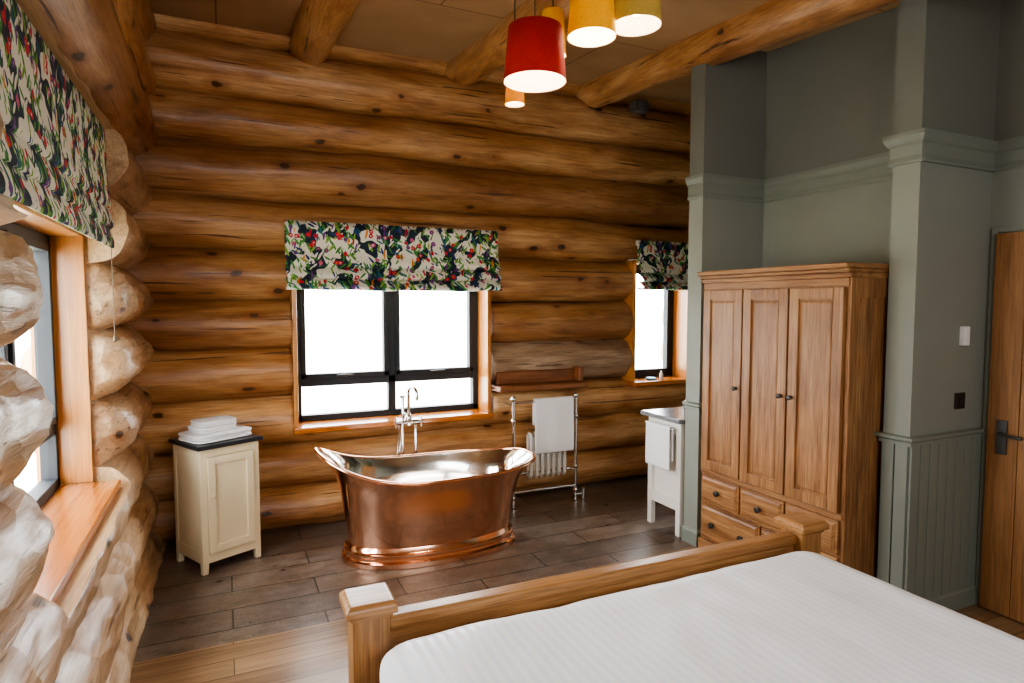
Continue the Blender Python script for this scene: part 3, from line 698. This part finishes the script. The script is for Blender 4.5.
# ------------------------------------------------------------------ pendant lamps
def pendant(x, y, zb_, rb_, rt, h, m, label, power):
    top = cz(y); t = thing('pendant_lamp', label, 'lamp', (x, y, zb_), 0, 'cluster of coloured fabric pendants')
    bm = bmesh.new(); n = 40
    loft(bm, [[(r * math.cos(2 * PI * i / n), r * math.sin(2 * PI * i / n), z) for i in range(n)] for r, z in ((rb_, 0), (rb_ * .5 + rt * .5, h / 2), (rt, h))])
    loft(bm, [[(r * math.cos(2 * PI * i / n), r * math.sin(2 * PI * i / n), z) for i in range(n)] for r, z in ((rt, h), (rt * .3, h))])
    obj('lamp_shade', bm, m, t, smooth=True)
    bm = bmesh.new(); loft(bm, [[(r * math.cos(2 * PI * i / n), r * math.sin(2 * PI * i / n), z) for i in range(n)] for r, z in ((rb_ - .003, .0), (rt - .003, h - .003))])
    obj('shade_lining', bm, M['lining'], t, smooth=True)
    bm = bmesh.new(); ball(bm, (0, 0, h * .45), min(.04, rb_ * .45)); obj('bulb', bm, M['bulb'], t, smooth=True)
    bm = T((0, 0, h * .45 + .03), (0, 0, h + .02), r=.014); tube(bm, [(0, 0, h), (0, 0, top - zb_ - .02)], .004, 8); obj('cord', bm, M['cord'], t, smooth=True)
    bm = bmesh.new(); lathe(bm, [(.05, 0), (.05, -.014), (.02, -.03)][::-1], (0, 0, top - zb_ + .004), 24); obj('ceiling_rose', bm, M['cord'], t, smooth=True)
    l = bpy.data.lights.new('bulb_light', 'POINT'); l.energy = power; l.color = (1, .78, .5); l.shadow_soft_size = .03
    lo = bpy.data.objects.new('bulb_light', l); C.objects.link(lo); lo.location = (x, y, zb_ + .045)
pendant(1.205, 2.38, 2.575, .132, .112, .22, M['sh_red'], 'red drum pendant lamp, lowest large shade of the cluster', 9)
pendant(1.475, 2.37, 2.80, .105, .088, .22, M['sh_yellow'], 'yellow pendant lamp in the middle of the hanging cluster', 9)
pendant(1.70, 2.36, 2.885, .112, .095, .19, M['sh_olive'], 'olive pendant lamp, right end of the hanging cluster', 7)
pendant(1.42, 2.62, 2.80, .062, .05, .20, M['sh_cream'], 'narrow tan pendant lamp between the red and yellow shades', 4)
pendant(1.355, 2.90, 2.65, .05, .042, .13, M['sh_orange'], 'tiny amber pendant lamp hanging behind the red shade', 3)

# ------------------------------------------------------------------ small fittings
tag(obj('thermostat', B((3.49, 3.54, 1.945, 1.971, 1.43, 1.53), (3.50, 3.53, 1.942, 1.95, 1.475, 1.51)), M['plastic'], bevel=.004), 'white thermostat on the green column', 'thermostat')
tag(obj('light_switch', B((3.47, 3.55, 1.960, 1.971, 1.095, 1.18), (3.495, 3.525, 1.953, 1.962, 1.125, 1.15)), M['iron'], bevel=.003), 'dark metal light switch plate on the green column below the thermostat', 'switch')
tag(obj('wall_sensor', B((3.31, 3.44, 4.57, 4.69, 3.33, 3.43), (3.335, 3.385, 4.55, 4.58, 3.345, 3.415)), M['greyplastic'], bevel=.01), 'small grey sensor box high on the log wall', 'sensor')

# ------------------------------------------------------------------ outside, light, camera
struct('ground', B((-60, 60, 5.3, 120, -.75, -.7), (-60, -1.1, -60, 5.3, -.75, -.7)), M['outside'])
w = bpy.data.worlds.new('World'); S.world = w; w.use_nodes = True
bg = w.node_tree.nodes['Background']; bg.inputs[0].default_value = (.94, .97, 1., 1); bg.inputs[1].default_value = 22.
def area(name, loc, rot, sx, sy, e, col=(1, 1, 1), portal=False):
    l = bpy.data.lights.new(name, 'AREA'); l.shape = 'RECTANGLE'; l.size = sx; l.size_y = sy; l.energy = e; l.color = col
    if portal: l.cycles.is_portal = True
    o = bpy.data.objects.new(name, l); C.objects.link(o); o.location = loc; o.rotation_euler = rot
area('portal_back', (1.195, 5.0, 1.39), (RD(-90), 0, 0), 1.46, 1.25, 10, portal=True)
area('portal_narrow', (3.675, 5.0, 1.48), (RD(-90), 0, 0), .6, 1.07, 10, portal=True)
area('portal_left', (-.9, 2.955, 1.37), (0, RD(-90), 0), 1.22, 1.45, 10, portal=True)
area('rear_fill_light', (.9, -1.7, 2.35), (RD(58), 0, 0), 2.2, 1.1, 72, (.94, .97, 1.))  # added fill aimed down at the bed, standing in for an unseen window
cam = bpy.data.cameras.new('Camera'); co = bpy.data.objects.new('Camera', cam); C.objects.link(co)
co.location = (0, 0, 1.65); co.rotation_euler = (RD(90 - 3.5), 0, RD(-24.8)); cam.sensor_width = 36; cam.lens = 21.87; cam.clip_start = .05
S.camera = co
S.view_settings.view_transform = 'AgX'
try: S.view_settings.look = 'AgX - Medium High Contrast'
except Exception as e: print(e)
S.view_settings.exposure = .1
